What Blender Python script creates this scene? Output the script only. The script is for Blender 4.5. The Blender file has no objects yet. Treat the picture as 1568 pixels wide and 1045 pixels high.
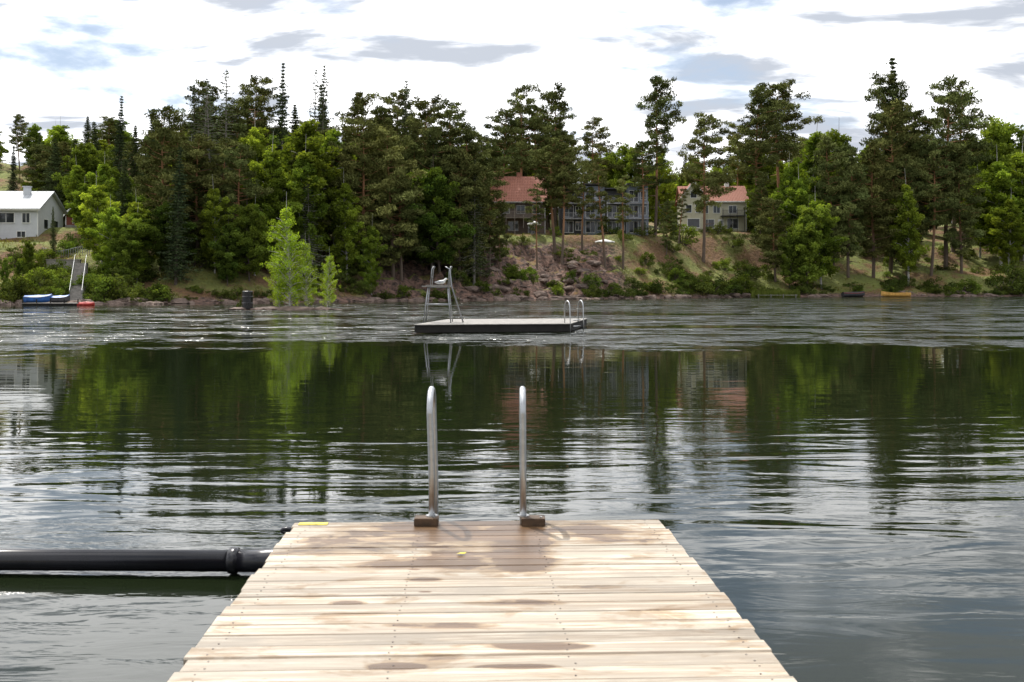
import bpy, bmesh, math, random
import numpy as np
from mathutils import Vector, noise, Matrix

random.seed(7)
R = np.random.default_rng(7)
sc = bpy.context.scene
COL = sc.collection
F = 1524.0      # focal length in photo pixels (35 mm lens)
HOR = 438.0
CX = 784.0
EYE = 1.85

# ------------------------------------------------------------------ materials
def mat(name):
    m = bpy.data.materials.new(name); m.use_nodes = True
    nt = m.node_tree
    b = nt.nodes.get("Principled BSDF")
    return m, nt, b
def N(nt, t, **kw):
    n = nt.nodes.new(t)
    for k, v in kw.items():
        setattr(n, k, v)
    return n
def L(nt, a, b): nt.links.new(a, b)
def math_(nt, op, a, b=None, clamp=False):
    n = nt.nodes.new("ShaderNodeMath"); n.operation = op; n.use_clamp = clamp
    for i, v in enumerate((a, b)):
        if v is None: continue
        if isinstance(v, (int, float)): n.inputs[i].default_value = v
        else: nt.links.new(v, n.inputs[i])
    return n.outputs[0]
def mixc(nt, fac, a, b, blend='MIX'):
    n = nt.nodes.new("ShaderNodeMix"); n.data_type = 'RGBA'; n.blend_type = blend
    for s, v in (("Factor", fac), ("A", a), ("B", b)):
        i = [q for q in n.inputs if q.name == s and (q.type == 'RGBA' or s == "Factor" and q.type == 'VALUE')][0]
        if isinstance(v, (int, float)): i.default_value = v
        elif isinstance(v, tuple): i.default_value = (v[0], v[1], v[2], 1)
        else: nt.links.new(v, i)
    return [o for o in n.outputs if o.type == 'RGBA'][0]
def ramp(nt, v, a, b, smooth=True):
    n = nt.nodes.new("ShaderNodeMapRange")
    n.interpolation_type = 'SMOOTHSTEP' if smooth else 'LINEAR'
    nt.links.new(v, n.inputs[0])
    n.inputs[1].default_value = a; n.inputs[2].default_value = b
    return n.outputs[0]
def ntex(nt, vec, scale, detail=4, rough=0.5, sx=1, sy=1, sz=1, loc=(0, 0, 0), dist=0):
    mp = nt.nodes.new("ShaderNodeMapping"); mp.inputs['Scale'].default_value = (sx, sy, sz)
    mp.inputs['Location'].default_value = loc
    nt.links.new(vec, mp.inputs[0])
    n = nt.nodes.new("ShaderNodeTexNoise"); n.inputs['Scale'].default_value = scale
    n.inputs['Detail'].default_value = detail; n.inputs['Roughness'].default_value = rough
    n.inputs['Distortion'].default_value = dist
    nt.links.new(mp.outputs[0], n.inputs['Vector'])
    return n.outputs['Fac']
def objco(nt):
    return nt.nodes.new("ShaderNodeTexCoord").outputs['Object']

def simple(name, col, rough=0.7, metal=0, var=0.25, scale=3, bump=0.0):
    m, nt, b = mat(name)
    co = objco(nt)
    f = ntex(nt, co, scale, 6, 0.6)
    c = mixc(nt, ramp(nt, f, 0.3, 0.7), tuple(x*(1-var) for x in col), tuple(min(1, x*(1+var)) for x in col))
    L(nt, c, b.inputs['Base Color'])
    b.inputs['Roughness'].default_value = rough; b.inputs['Metallic'].default_value = metal
    if bump:
        bp = N(nt, "ShaderNodeBump"); bp.inputs['Distance'].default_value = bump
        L(nt, ntex(nt, co, scale*6, 5), bp.inputs['Height']); L(nt, bp.outputs[0], b.inputs['Normal'])
    return m

def leafmat(name, col, col2, transl=0.4):
    m, nt, b = mat(name)
    at = N(nt, "ShaderNodeAttribute", attribute_name="shade")
    sp = N(nt, "ShaderNodeSeparateColor"); L(nt, at.outputs['Color'], sp.inputs[0])
    oi = N(nt, "ShaderNodeObjectInfo")
    hue = math_(nt, 'ADD', math_(nt, 'MULTIPLY', sp.outputs[1], 0.45), math_(nt, 'MULTIPLY', oi.outputs['Random'], 0.6), True)
    c = mixc(nt, hue, col, col2)
    r2 = math_(nt, 'FRACT', math_(nt, 'MULTIPLY', oi.outputs['Random'], 17.3))
    br = math_(nt, 'MULTIPLY', sp.outputs[0], math_(nt, 'ADD', math_(nt, 'MULTIPLY', r2, 0.6), 0.7))
    hs = N(nt, "ShaderNodeHueSaturation"); L(nt, c, hs.inputs['Color']); L(nt, br, hs.inputs['Value'])
    c = hs.outputs[0]
    nt.nodes.remove(b)
    d = N(nt, "ShaderNodeBsdfDiffuse"); L(nt, c, d.inputs[0])
    out = nt.nodes['Material Output'].inputs[0]
    if transl <= 0:
        L(nt, d.outputs[0], out); return m
    t = N(nt, "ShaderNodeBsdfTranslucent")
    tc = mixc(nt, 1.0, c, (1.25, 1.2, 0.5), 'MULTIPLY'); L(nt, tc, t.inputs[0])
    mx = N(nt, "ShaderNodeMixShader"); mx.inputs[0].default_value = transl
    L(nt, d.outputs[0], mx.inputs[1]); L(nt, t.outputs[0], mx.inputs[2])
    L(nt, mx.outputs[0], out)
    return m

M_PINE = leafmat("pine_needles", (0.088, 0.115, 0.038), (0.18, 0.18, 0.055), 0)
M_SPRUCE = leafmat("spruce_needles", (0.045, 0.068, 0.033), (0.09, 0.11, 0.038), 0)
M_BIRCH = leafmat("birch_leaves", (0.13, 0.20, 0.032), (0.23, 0.28, 0.04), 0.45)
M_ISL = leafmat("young_birch_leaves", (0.17, 0.27, 0.03), (0.26, 0.34, 0.045), 0.48)
M_DEC = leafmat("broad_leaves", (0.07, 0.12, 0.025), (0.17, 0.22, 0.036), 0.38)
M_BUSH = leafmat("bush_leaves", (0.05, 0.085, 0.02), (0.13, 0.155, 0.035), 0.25)
M_GRASS = leafmat("grass_blades", (0.10, 0.15, 0.028), (0.27, 0.22, 0.07), 0.3)

def pinebark():
    m, nt, b = mat("pine_bark")
    tc = nt.nodes.new("ShaderNodeTexCoord")
    z = N(nt, "ShaderNodeSeparateXYZ"); L(nt, tc.outputs['Object'], z.inputs[0])
    up = ramp(nt, z.outputs[2], 3, 9)
    f = ntex(nt, tc.outputs['Object'], 4, 5, .6, 1, 1, .3)
    low = mixc(nt, f, (0.07, 0.05, 0.04), (0.2, 0.15, 0.11))
    hi = mixc(nt, f, (0.24, 0.11, 0.05), (0.46, 0.24, 0.12))
    L(nt, mixc(nt, up, low, hi), b.inputs['Base Color']); b.inputs['Roughness'].default_value = .9
    return m
M_PBARK = pinebark()
M_SBARK = simple("spruce_bark", (0.09, 0.07, 0.055), .9, var=.4)
M_DEAD = simple("dead_wood", (0.2, 0.18, 0.16), .9, var=.3)
def birchbark():
    m, nt, b = mat("birch_bark")
    f = ntex(nt, objco(nt), 3, 4, .6, 1, 1, 4)
    L(nt, mixc(nt, ramp(nt, f, .55, .62), (0.45, 0.43, 0.39), (0.05, 0.045, 0.04)), b.inputs['Base Color'])
    b.inputs['Roughness'].default_value = .8
    return m
M_BBARK = birchbark()

# ------------------------------------------------------------------ geometry builder
class Geo:
    def __init__(s): s.v = []; s.f = []; s.m = []; s.sh = []
    def add(s, vs, fs, m=0, sh=(1, .5)):
        o = len(s.v); s.v.extend([tuple(q) for q in vs]); s.f.extend([tuple(i+o for i in f) for f in fs])
        s.m.extend([m]*len(fs)); s.sh.extend([sh]*len(vs))
    def box(s, c, d, m=0, rz=0, sh=(1, .5), piv=None, rx=0, ry=0):
        M = Matrix.Rotation(rz, 3, 'Z') @ Matrix.Rotation(ry, 3, 'Y') @ Matrix.Rotation(rx, 3, 'X')
        vs = []
        for x in (-.5, .5):
            for y in (-.5, .5):
                for z in (-.5, .5):
                    vs.append(M @ Vector((x*d[0], y*d[1], z*d[2])) + Vector(c))
        s.add(vs, [(0, 1, 3, 2), (4, 6, 7, 5), (0, 4, 5, 1), (2, 3, 7, 6), (0, 2, 6, 4), (1, 5, 7, 3)], m, sh)
    def tube(s, pts, rad, n=6, m=0, cap=True, sh=(1, .5)):
        pts = [Vector(p) for p in pts]
        if isinstance(rad, (int, float)): rad = [rad]*len(pts)
        vs = []; fs = []
        prev = None
        for i, p in enumerate(pts):
            t = (pts[min(i+1, len(pts)-1)] - pts[max(i-1, 0)])
            if t.length < 1e-9: t = Vector((0, 0, 1))
            t.normalize()
            if prev is None:
                a = Vector((1, 0, 0)) if abs(t.x) < .8 else Vector((0, 1, 0))
            else: a = prev
            u = (a - t*a.dot(t)).normalized(); w = t.cross(u); prev = u
            for k in range(n):
                an = 2*math.pi*k/n
                vs.append(p + (u*math.cos(an) + w*math.sin(an))*rad[i])
        for i in range(len(pts)-1):
            for k in range(n):
                k2 = (k+1) % n
                fs.append((i*n+k, i*n+k2, (i+1)*n+k2, (i+1)*n+k))
        if cap:
            fs.append(tuple(range(n))[::-1]); fs.append(tuple((len(pts)-1)*n+k for k in range(n)))
        s.add(vs, fs, m, sh)
    def leaves(s, C, Ls, Ws, m, shade, hue, zsq=1.0, bias=None):
        C = np.asarray(C, float); n = len(C)
        a = R.normal(size=(n, 3)); a[:, 2] *= zsq
        if bias is not None: a += bias
        a /= np.linalg.norm(a, axis=1)[:, None]
        b = np.cross(a, R.normal(size=(n, 3))); b /= np.linalg.norm(b, axis=1)[:, None]+1e-9
        l = (Ls*R.uniform(.6, 1.3, n))[:, None]; w = (Ws*R.uniform(.6, 1.3, n))[:, None]
        V = np.stack([C-a*l, C+b*w, C+a*l, C-b*w], 1).reshape(-1, 3)
        o = len(s.v); s.v.extend(map(tuple, V.tolist()))
        s.f.extend([(o+4*i, o+4*i+1, o+4*i+2, o+4*i+3) for i in range(n)])
        s.m.extend([m]*n)
        sh = np.broadcast_to(shade, (n,)) * R.uniform(.75, 1.25, n); hu = np.clip(np.broadcast_to(hue, (n,)) + R.uniform(-.2, .2, n), 0, 1)
        for i in range(n): s.sh.extend([(float(sh[i]), float(hu[i]))]*4)
    def mesh(s, name, mats, smooth=False):
        me = bpy.data.meshes.new(name)
        me.from_pydata(s.v, [], s.f)
        for q in mats: me.materials.append(q)
        me.polygons.foreach_set("material_index", s.m)
        at = me.color_attributes.new("shade", 'FLOAT_COLOR', 'POINT')
        arr = np.ones((len(s.v), 4), np.float32); sh = np.array(s.sh, np.float32); arr[:, 0] = sh[:, 0]; arr[:, 1] = sh[:, 1]
        at.data.foreach_set("color", arr.ravel())
        if smooth: me.polygons.foreach_set("use_smooth", [True]*len(me.polygons))
        me.update()
        return me
    def obj(s, name, mats, smooth=False, parent=None, loc=(0, 0, 0), rz=0):
        o = bpy.data.objects.new(name, s.mesh(name, mats, smooth)); COL.objects.link(o)
        o.location = loc; o.rotation_euler[2] = rz
        if parent: o.parent = parent
        return o
def empty(name, loc=(0, 0, 0), rz=0):
    e = bpy.data.objects.new(name, None); COL.objects.link(e); e.location = loc; e.rotation_euler[2] = rz
    e.empty_display_size = .2
    return e

# ------------------------------------------------------------------ tree prototypes
def clump(n, c, rx, rz):
    p = R.normal(size=(n, 3)); p /= np.linalg.norm(p, axis=1)[:, None]
    p *= R.uniform(0.15, 1, n)[:, None]**0.5
    return p*np.array([rx, rx, rz]) + np.array(c)

def pine(H=20, start=.45, W=3.0, seed=0, dens=1.0, limbs=44):
    rnd = random.Random(seed); g = Geo()
    bx, by = rnd.uniform(-.8, .8), rnd.uniform(-.8, .8); ph = rnd.uniform(0, 6)
    def ax(t): return Vector((bx*t*t + .2*math.sin(t*5+ph), by*t*t+.2*math.cos(t*4+ph), H*t))
    g.tube([ax(i/12*.97) for i in range(13)], [.24*(1-i/12)**.8+.02 for i in range(13)], 8, 0)
    for i in range(12):
        t = rnd.uniform(.12, start+.05); an = rnd.uniform(0, 6.28); l = rnd.uniform(.4, 1.8)
        p = ax(t); g.tube([p, p+Vector((math.cos(an)*l, math.sin(an)*l, rnd.uniform(-.3, .3)))], [.035, .008], 4, 0)
    side = rnd.uniform(0, 6.28)
    for i in range(limbs):
        u = (i+rnd.random())/limbs
        t = start + (1-start)*u*.97
        prof = min(1, .45+u*1.9)*(1-max(0, u-.45)/.55*.62)
        an = i*2.4 + rnd.uniform(-.6, .6)
        l = W*prof*rnd.uniform(.5, 1.2)*(1+.28*math.cos(an-side))
        l = max(l, .5)
        rise = rnd.uniform(-.2, .3) + .35*u
        p0 = ax(t); d = Vector((math.cos(an), math.sin(an), 0))
        p1 = p0+d*l*.5+Vector((0, 0, l*.5*rise*.6)); p2 = p0+d*l+Vector((0, 0, l*rise))
        g.tube([p0, p1, p2], [.07*(1-u)+.02, .04, .01], 4, 0, cap=False)
        sh = rnd.uniform(.6, 1.35); hu = rnd.random()
        k = 2+int(l/0.8)
        for j in range(k):
            q = rnd.uniform(.35, 1.08)
            c = p0.lerp(p2, q) + Vector((rnd.uniform(-.5, .5)*l*.4, rnd.uniform(-.5, .5)*l*.4, rnd.uniform(0, .35)))
            rr = rnd.uniform(.45, .95)*(0.75+.10*l)
            n = int(50*dens*rr/.6)
            s2 = sh*rnd.uniform(.8, 1.2)
            g.leaves(clump(n, c, rr, rr*.55), .24, .065, 1, s2, hu, 1, np.array([0, 0, .5]))
    return g.mesh("pine_proto%d" % seed, [M_PBARK, M_PINE])

def spruce(H=20, W=2.6, seed=0, start=.08, sparse=1.0, matl=None, bark=None, rag=.25):
    rnd = random.Random(seed); g = Geo()
    g.tube([(0, 0, H*i/8) for i in range(9)], [.22*(1-i/8)+.015 for i in range(9)], 7, 0)
    lev = 46
    for i in range(lev):
        u = i/(lev-1); t = start+(1-start)*u*.99
        nb = 6 if u < .8 else 4
        lv = rnd.uniform(1-rag, 1+rag)
        for k in range(nb):
            an = k*6.283/nb + i*1.3 + rnd.uniform(-.4, .4)
            l = (W*(1-u)**.85+.12)*lv*rnd.uniform(.65, 1.2)
            dr = -.35*(1-u)+.25*u*u*2
            p0 = Vector((0, 0, H*t)); d = Vector((math.cos(an), math.sin(an), 0))
            p1 = p0+d*l*.6+Vector((0, 0, l*dr*.8)); p2 = p0+d*l+Vector((0, 0, l*dr*.75))
            if l > .5: g.tube([p0, p1, p2], [.03, .02, .006], 3, 0, cap=False)
            n = int((12+22*l)*sparse*rnd.uniform(.5, 1.3))
            if n < 1: continue
            q = R.uniform(.1, 1.03, n)[:, None]
            P = np.where(q < .6, np.array(p0)+(np.array(p1)-np.array(p0))*q/.6, np.array(p1)+(np.array(p2)-np.array(p1))*(q-.6)/.4)
            sp = .16*l*(1.05-q)+.07
            P = P+R.normal(size=(n, 3))*sp*np.array([1, 1, .45]) - np.array([0, 0, .12])*R.uniform(0, 1, n)[:, None]
            g.leaves(P, .22, .07, 1, rnd.uniform(.65, 1.3), rnd.random(), .6)
    return g.mesh("spruce_proto%d" % seed, [bark or M_SBARK, matl or M_SPRUCE])

def decid(H=14, W=3.2, seed=0, start=.15, n_l=60, leaf=.13, mats=None, birch=False, per=110, cr=.8, power=.8):
    rnd = random.Random(seed); g = Geo()
    ph = rnd.uniform(0, 6)
    def ax(t): return Vector((.2*math.sin(t*4+ph), .2*math.cos(t*3+ph), H*t))
    g.tube([ax(i/8) for i in range(9)], [(.010*H)*(1-i/8)+.012 for i in range(9)], 7, 0)
    side = [rnd.uniform(.7, 1.3) for _ in range(8)]
    for i in range(n_l):
        u = (i+rnd.random())/n_l; t = start+(1-start)*u*.93
        an = i*2.4+rnd.uniform(-.4, .4)
        if birch: prof = (math.sin(min(1, u*.88+.12)*math.pi)**.6)*(1-.45*u)+.08
        else: prof = math.sin(min(.97, u*.8+.2)*math.pi)**.55
        l = max(.35, W*prof*side[int(an*8/6.283) % 8]*rnd.uniform(.5, 1.15))
        up = rnd.uniform(.25, .8)*(1+u*.5)
        p0 = ax(t*.88); d = Vector((math.cos(an), math.sin(an), 0))
        p1 = p0+d*l*.55+Vector((0, 0, l*up*.7)); p2 = p0+d*l+Vector((0, 0, l*up*.85))
        g.tube([p0, p1, p2], [.05*(1-u)+.015, .025, .008], 4, 0, cap=False)
        k = 2+int(l/.7); sh = rnd.uniform(.6, 1.35); hu = rnd.random()
        for j in range(k):
            q = rnd.uniform(.3, 1.08)
            c = p0.lerp(p2, q)+Vector((rnd.uniform(-.4, .4)*l*.4, rnd.uniform(-.4, .4)*l*.4, rnd.uniform(-.2, .3)))
            rr = cr*rnd.uniform(.5, 1.1)*(.7+.1*l)
            g.leaves(clump(int(per*rr*rr/.5)+8, c, rr, rr*.75), leaf, leaf*.6, 1, sh*rnd.uniform(.8, 1.2), hu, .8)
    return g.mesh("broadleaf_proto%d" % seed, mats)

def bush(seed=0, W=1.6, H=2.2, leaf=.09, mats=None, n=30):
    rnd = random.Random(seed); g = Geo()
    for i in range(n):
        an = rnd.uniform(0, 6.28); r = W*math.sqrt(rnd.random()); z = H*(rnd.random()**.8)*(1-(r/W)**2*.55)
        c = Vector((r*math.cos(an), r*math.sin(an), z))
        g.tube([(c.x*.15, c.y*.15, -.4), c*.6, c], [.03, .02, .006], 4, 0, cap=False)
        g.leaves(clump(60, c, rnd.uniform(.3, .65), rnd.uniform(.25, .5)), leaf*1.15, leaf*.65, 1, rnd.uniform(.55, 1.35), rnd.random())
    return g.mesh("bush_proto%d" % seed, mats)

P = {}
P['pine'] = [(pine(20, .42, 3.7, 1), 20), (pine(20, .52, 3.3, 2, 1, 38), 20), (pine(20, .36, 3.9, 3, 1, 46), 20), (pine(20, .48, 3.5, 4, .85, 36), 20)]
P['pinelow'] = [(pine(18, .10, 3.9, 11, .95, 66), 18), (pine(18, .16, 3.7, 12, .95, 62), 18), (pine(18, .22, 4.0, 13, .95, 58), 18)]
P['pinethin'] = [(pine(21, .5, 2.6, 21, .75, 28), 21), (pine(21, .42, 2.5, 22, .7, 30), 21)]
P['spruce'] = [(spruce(20, 2.9, 31), 20), (spruce(20, 2.6, 32, rag=.4), 20), (spruce(20, 2.3, 33, sparse=.8, rag=.45), 20)]
P['dead'] = [(spruce(20, 2.3, 41, .15, .30, M_SPRUCE, M_DEAD, .5), 20), (spruce(20, 2.7, 42, .1, .16, M_SPRUCE, M_DEAD, .5), 20)]
P['birch'] = [(decid(16, 3.1, 51, .12, 64, .16, [M_BBARK, M_BIRCH], True, 85), 16), (decid(16, 2.7, 52, .15, 60, .16, [M_BBARK, M_BIRCH], True, 85), 16)]
P['decid'] = [(decid(13, 3.6, 61, .08, 58, .17, [M_SBARK, M_DEC], per=80), 13), (decid(13, 3.2, 62, .08, 60, .17, [M_SBARK, M_DEC], per=80), 13), (decid(13, 3.0, 63, .1, 56, .17, [M_SBARK, M_DEC], per=80), 13)]
P['islet'] = [(decid(8, 1.75, 71, .03, 90, .07, [M_BBARK, M_ISL], True, 95, .48), 8), (decid(8, 1.9, 72, .03, 76, .07, [M_BBARK, M_ISL], True, 90, .48), 8)]
P['bush'] = [(bush(81, mats=[M_SBARK, M_BUSH]), 2.4), (bush(82, 1.9, 1.8, mats=[M_SBARK, M_BUSH]), 2.0), (bush(83, 1.3, 2.4, mats=[M_SBARK, M_DEC]), 2.6)]
NAMES = {'pine': 'pine_tree', 'pinelow': 'pine_tree', 'pinethin': 'pine_tree', 'spruce': 'spruce_tree', 'dead': 'dead_spruce_tree',
         'birch': 'birch_tree', 'decid': 'deciduous_tree', 'islet': 'birch_tree', 'bush': 'bush'}

# ------------------------------------------------------------------ terrain
def shore(x):
    return np.interp(x, [-400, -150, -50, -33, -20, 1.4, 21, 45, 90, 200, 400], [80, 88, 97, 104, 117, 134, 148, 166, 176, 190, 200]) \
        + 0.8*np.sin(np.asarray(x)*.35)+.5*np.sin(np.asarray(x)*.93+1)
PX = [-30, -2, 0, 1.5, 6, 14, 25, 40, 60, 100, 200, 500]
PZ = [-3, -.5, 0, .5, 2.0, 4.6, 8.6, 10.8, 13, 18, 25, 28]
LX = [-30, -2, 0, 1.5, 8, 16, 28, 36, 60, 80, 120, 500]
LZ = [-3, -.5, 0, .4, 2.0, 4.2, 7, 8.5, 17, 23, 26, 28]
TERR = []
def at(px, D): return (px-CX)/F*D
def zat(py, D): return (HOR-py)/F*D+EYE
HOUSES = dict(brown=(788, 168, 361), modern=(926, 172, 361), cream=(1088, 188, 356), white=(0, 127, 372), red=(117, 137, 350))
for k, (px, D, py) in HOUSES.items():
    TERR.append((at(px, D), D+3, zat(py, D)-.15, 9, 19))
def ground(x, y):
    off = y-float(shore(x))
    if y < -12: off = min(-12-y, 40)*.5
    w = min(1, max(0, (-36-x)/10))
    h = float(np.interp(off, PX, PZ))*(1-w)+float(np.interp(off, LX, LZ))*w
    a = min(1, max(0, off/8))
    h += a*(1.3*noise.noise(Vector((x/9, y/9, 0)))+.5*noise.noise(Vector((x/2.6, y/2.6, 3)))) + a*2.0*noise.noise(Vector((x/28, y/28, 7)))
    if off > 4:
        for (tx, ty, tz, ri, ro) in TERR:
            d = math.hypot(x-tx, (y-ty)*(1.0 if y > ty else 1.15))
            if d < ro:
                q = 1 if d < ri else 1-(d-ri)/(ro-ri); q = q*q*(3-2*q)*min(1, (off-4)/6); h = h*(1-q)+tz*q
    if -20 < x < 20 and 0 < off < 24:
        k = min(1, off/3, (24-off)/6)*min(1, (x+20)/5, (20-x)/5)
        n = noise.noise(Vector((x/4.5, y/3.5, 11)))+.5*noise.noise(Vector((x/1.6, y/1.6, 5)))
        h += k*(2.1*n + .6*abs(noise.noise(Vector((x/1.1, y/1.1, 2)))))
        hs = math.floor(h/1.3)*1.3 + 1.3*min(1, (h/1.3-math.floor(h/1.3))**3*1.6)
        h = h*(1-.8*k)+hs*.8*k
    return h
xs = np.concatenate([[-3000, -1200, -600, -400], np.arange(-300, -110, 12), np.arange(-110, -22, 1.5), np.arange(-22, 22, .6), np.arange(22, 150, 1.5), np.arange(150, 320, 12), [400, 600, 1200, 3000]])
ys = np.concatenate([[-2500, -800, -200, -60, -20, -12, -6, 20, 50, 70], np.arange(80, 112, 1.3), np.arange(112, 168, .6), np.arange(168, 220, 1.3), np.arange(220, 330, 8), [380, 500, 800, 1500, 3500]])
V = []; Fs = []
for y in ys:
    for x in xs:
        V.append((float(x), float(y), ground(float(x), float(y))))
nx = len(xs)
for j in range(len(ys)-1):
    for i in range(nx-1):
        Fs.append((j*nx+i, j*nx+i+1, (j+1)*nx+i+1, (j+1)*nx+i))
me = bpy.data.meshes.new("ground"); me.from_pydata(V, [], Fs); me.polygons.foreach_set("use_smooth", [True]*len(Fs))
ter = bpy.data.objects.new("ground", me); COL.objects.link(ter)
m, nt, b = mat("hillside_ground")
geo = N(nt, "ShaderNodeNewGeometry"); po = geo.outputs['Position']
sx = N(nt, "ShaderNodeSeparateXYZ"); L(nt, geo.outputs['Normal'], sx.inputs[0])
sp_ = N(nt, "ShaderNodeSeparateXYZ"); L(nt, po, sp_.inputs[0])
f1 = ntex(nt, po, .16, 6, .6); f2 = ntex(nt, po, 1.7, 6, .65); f4 = ntex(nt, po, 7, 4, .6)
grass = mixc(nt, f2, (0.06, 0.09, 0.02), (0.25, 0.27, 0.05))
dry = mixc(nt, f2, (0.06, 0.036, 0.018), (0.27, 0.145, 0.06))
rock = mixc(nt, ramp(nt, f2, .32, .68), (0.03, 0.022, 0.018), (0.26, 0.155, 0.115))
c = mixc(nt, ramp(nt, math_(nt, 'ADD', math_(nt, 'MULTIPLY', f1, .7), math_(nt, 'MULTIPLY', f4, .3)), .46, .56), grass, dry)
steep = ramp(nt, math_(nt, 'ADD', sx.outputs[2], math_(nt, 'MULTIPLY', f2, .4)), 1.16, 1.05)
mid = math_(nt, 'MULTIPLY', ramp(nt, math_(nt, 'ABSOLUTE', math_(nt, 'ADD', sp_.outputs[0], 1)), 22, 16), ramp(nt, sp_.outputs[2], 9.5, 8))
low = ramp(nt, math_(nt, 'ADD', sp_.outputs[2], math_(nt, 'MULTIPLY', f2, .8)), 1.3, .7)
c = mixc(nt, math_(nt, 'MAXIMUM', math_(nt, 'MULTIPLY', steep, math_(nt, 'MAXIMUM', mid, .15)), low), c, rock)
L(nt, c, b.inputs['Base Color']); b.inputs['Roughness'].default_value = .95
bp = N(nt, "ShaderNodeBump"); bp.inputs['Distance'].default_value = .5; L(nt, f2, bp.inputs['Height']); L(nt, bp.outputs[0], b.inputs['Normal'])
me.materials.append(m)

# ------------------------------------------------------------------ water
wv = [(-700, -300, 0), (700, -300, 0), (700, 420, 0), (-700, 420, 0)]
me = bpy.data.meshes.new("lake_water"); me.from_pydata(wv, [], [(0, 1, 2, 3)])
wat = bpy.data.objects.new("lake_water", me); COL.objects.link(wat)
m, nt, b = mat("lake_water")
b.inputs['Base Color'].default_value = (0.008, 0.012, 0.005, 1)
b.inputs['IOR'].default_value = 1.36
geo = N(nt, "ShaderNodeNewGeometry"); po = geo.outputs['Position']
s = N(nt, "ShaderNodeSeparateXYZ"); L(nt, po, s.inputs[0])
wob = ntex(nt, po, .08, 3, .5, 1, 1.2)
streak = ntex(nt, po, 1.0, 4, .6, .045, .20, loc=(3, 1, 0), dist=.6)
cell = ntex(nt, po, 1.0, 3, .6, .45, .55, loc=(7, 2, 0), dist=.3)
yy = math_(nt, 'ADD', s.outputs[1], math_(nt, 'MULTIPLY', math_(nt, 'SUBTRACT', wob, .5), 24))
far = ramp(nt, yy, 28, 36)
farend = ramp(nt, math_(nt, 'SUBTRACT', s.outputs[1], math_(nt, 'MULTIPLY', s.outputs[0], .9)), 128, 112)
chop = math_(nt, 'MULTIPLY', math_(nt, 'MULTIPLY', far, math_(nt, 'MAXIMUM', farend, .10)), ramp(nt, streak, .38, .54))
chop = math_(nt, 'MULTIPLY', chop, math_(nt, 'ADD', .22, math_(nt, 'MULTIPLY', ramp(nt, cell, .44, .60), .9)))
w1 = ntex(nt, po, 1.0, 2, .5, .42, 1.55, dist=.6)
w2 = ntex(nt, po, 1.0, 3, .5, 1.5, 4.6, loc=(5, 5, 0), dist=.6)
w3 = ntex(nt, po, 1.0, 2, .5, 7, 15)
wc = ntex(nt, po, 1.0, 3, .6, 1.0, 2.3)
patch = ramp(nt, ntex(nt, po, .22, 3, .5, .6, 1.3, loc=(2, 8, 0)), .38, .62)
nearw = ramp(nt, s.outputs[1], 18, 9)
veryn = ramp(nt, s.outputs[1], 5.5, 8.5)
a1 = math_(nt, 'ADD', .0034, math_(nt, 'MULTIPLY', nearw, math_(nt, 'ADD', .0065, math_(nt, 'MULTIPLY', veryn, .0125))))
h = math_(nt, 'MULTIPLY', w1, a1)
a2 = math_(nt, 'ADD', .0009, math_(nt, 'MULTIPLY', math_(nt, 'MULTIPLY', math_(nt, 'ADD', patch, .25), nearw), .0044))
h = math_(nt, 'ADD', h, math_(nt, 'MULTIPLY', w2, a2))
h = math_(nt, 'ADD', h, math_(nt, 'MULTIPLY', w3, math_(nt, 'MULTIPLY', math_(nt, 'MULTIPLY', patch, nearw), .0010)))
h = math_(nt, 'ADD', h, math_(nt, 'MULTIPLY', wc, math_(nt, 'MULTIPLY', chop, .24)))
L(nt, math_(nt, 'ADD', .018, math_(nt, 'MULTIPLY', chop, .24)), b.inputs['Roughness'])
bp = N(nt, "ShaderNodeBump"); bp.inputs['Distance'].default_value = 1; bp.inputs['Strength'].default_value = 1
L(nt, h, bp.inputs['Height']); L(nt, bp.outputs[0], b.inputs['Normal'])
me.materials.append(m)

# ------------------------------------------------------------------ placing trees
def place(kind, x, y, H, wf=1.0, parent=None, var=None):
    pr = P[kind]; me, H0 = pr[random.randrange(len(pr)) if var is None else var % len(pr)]
    o = bpy.data.objects.new(NAMES[kind] if not parent else "tree", me); COL.objects.link(o)
    z = ground(x, y)-.1
    s = H/H0; o.location = (x, y, z); o.rotation_euler = (random.uniform(-.04, .04), random.uniform(-.04, .04), random.uniform(0, 6.28))
    o.scale = (s**.7*wf, s**.7*wf, s)
    if parent: o.parent = parent
    return o
def locate(px, off):
    y = 130.0
    for _ in range(25):
        x = at(px, y); y = .5*y+.5*(float(shore(x))+off)
    return at(px, y), y
def T(kind, px, off, top, wf=1.0, var=None, parent=None):
    x, y = locate(px, off)
    H = (zat(top, y)-ground(x, y)+.1)*1.02
    if H < 1: return
    return place(kind, x, y, H, wf, parent, var)

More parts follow.
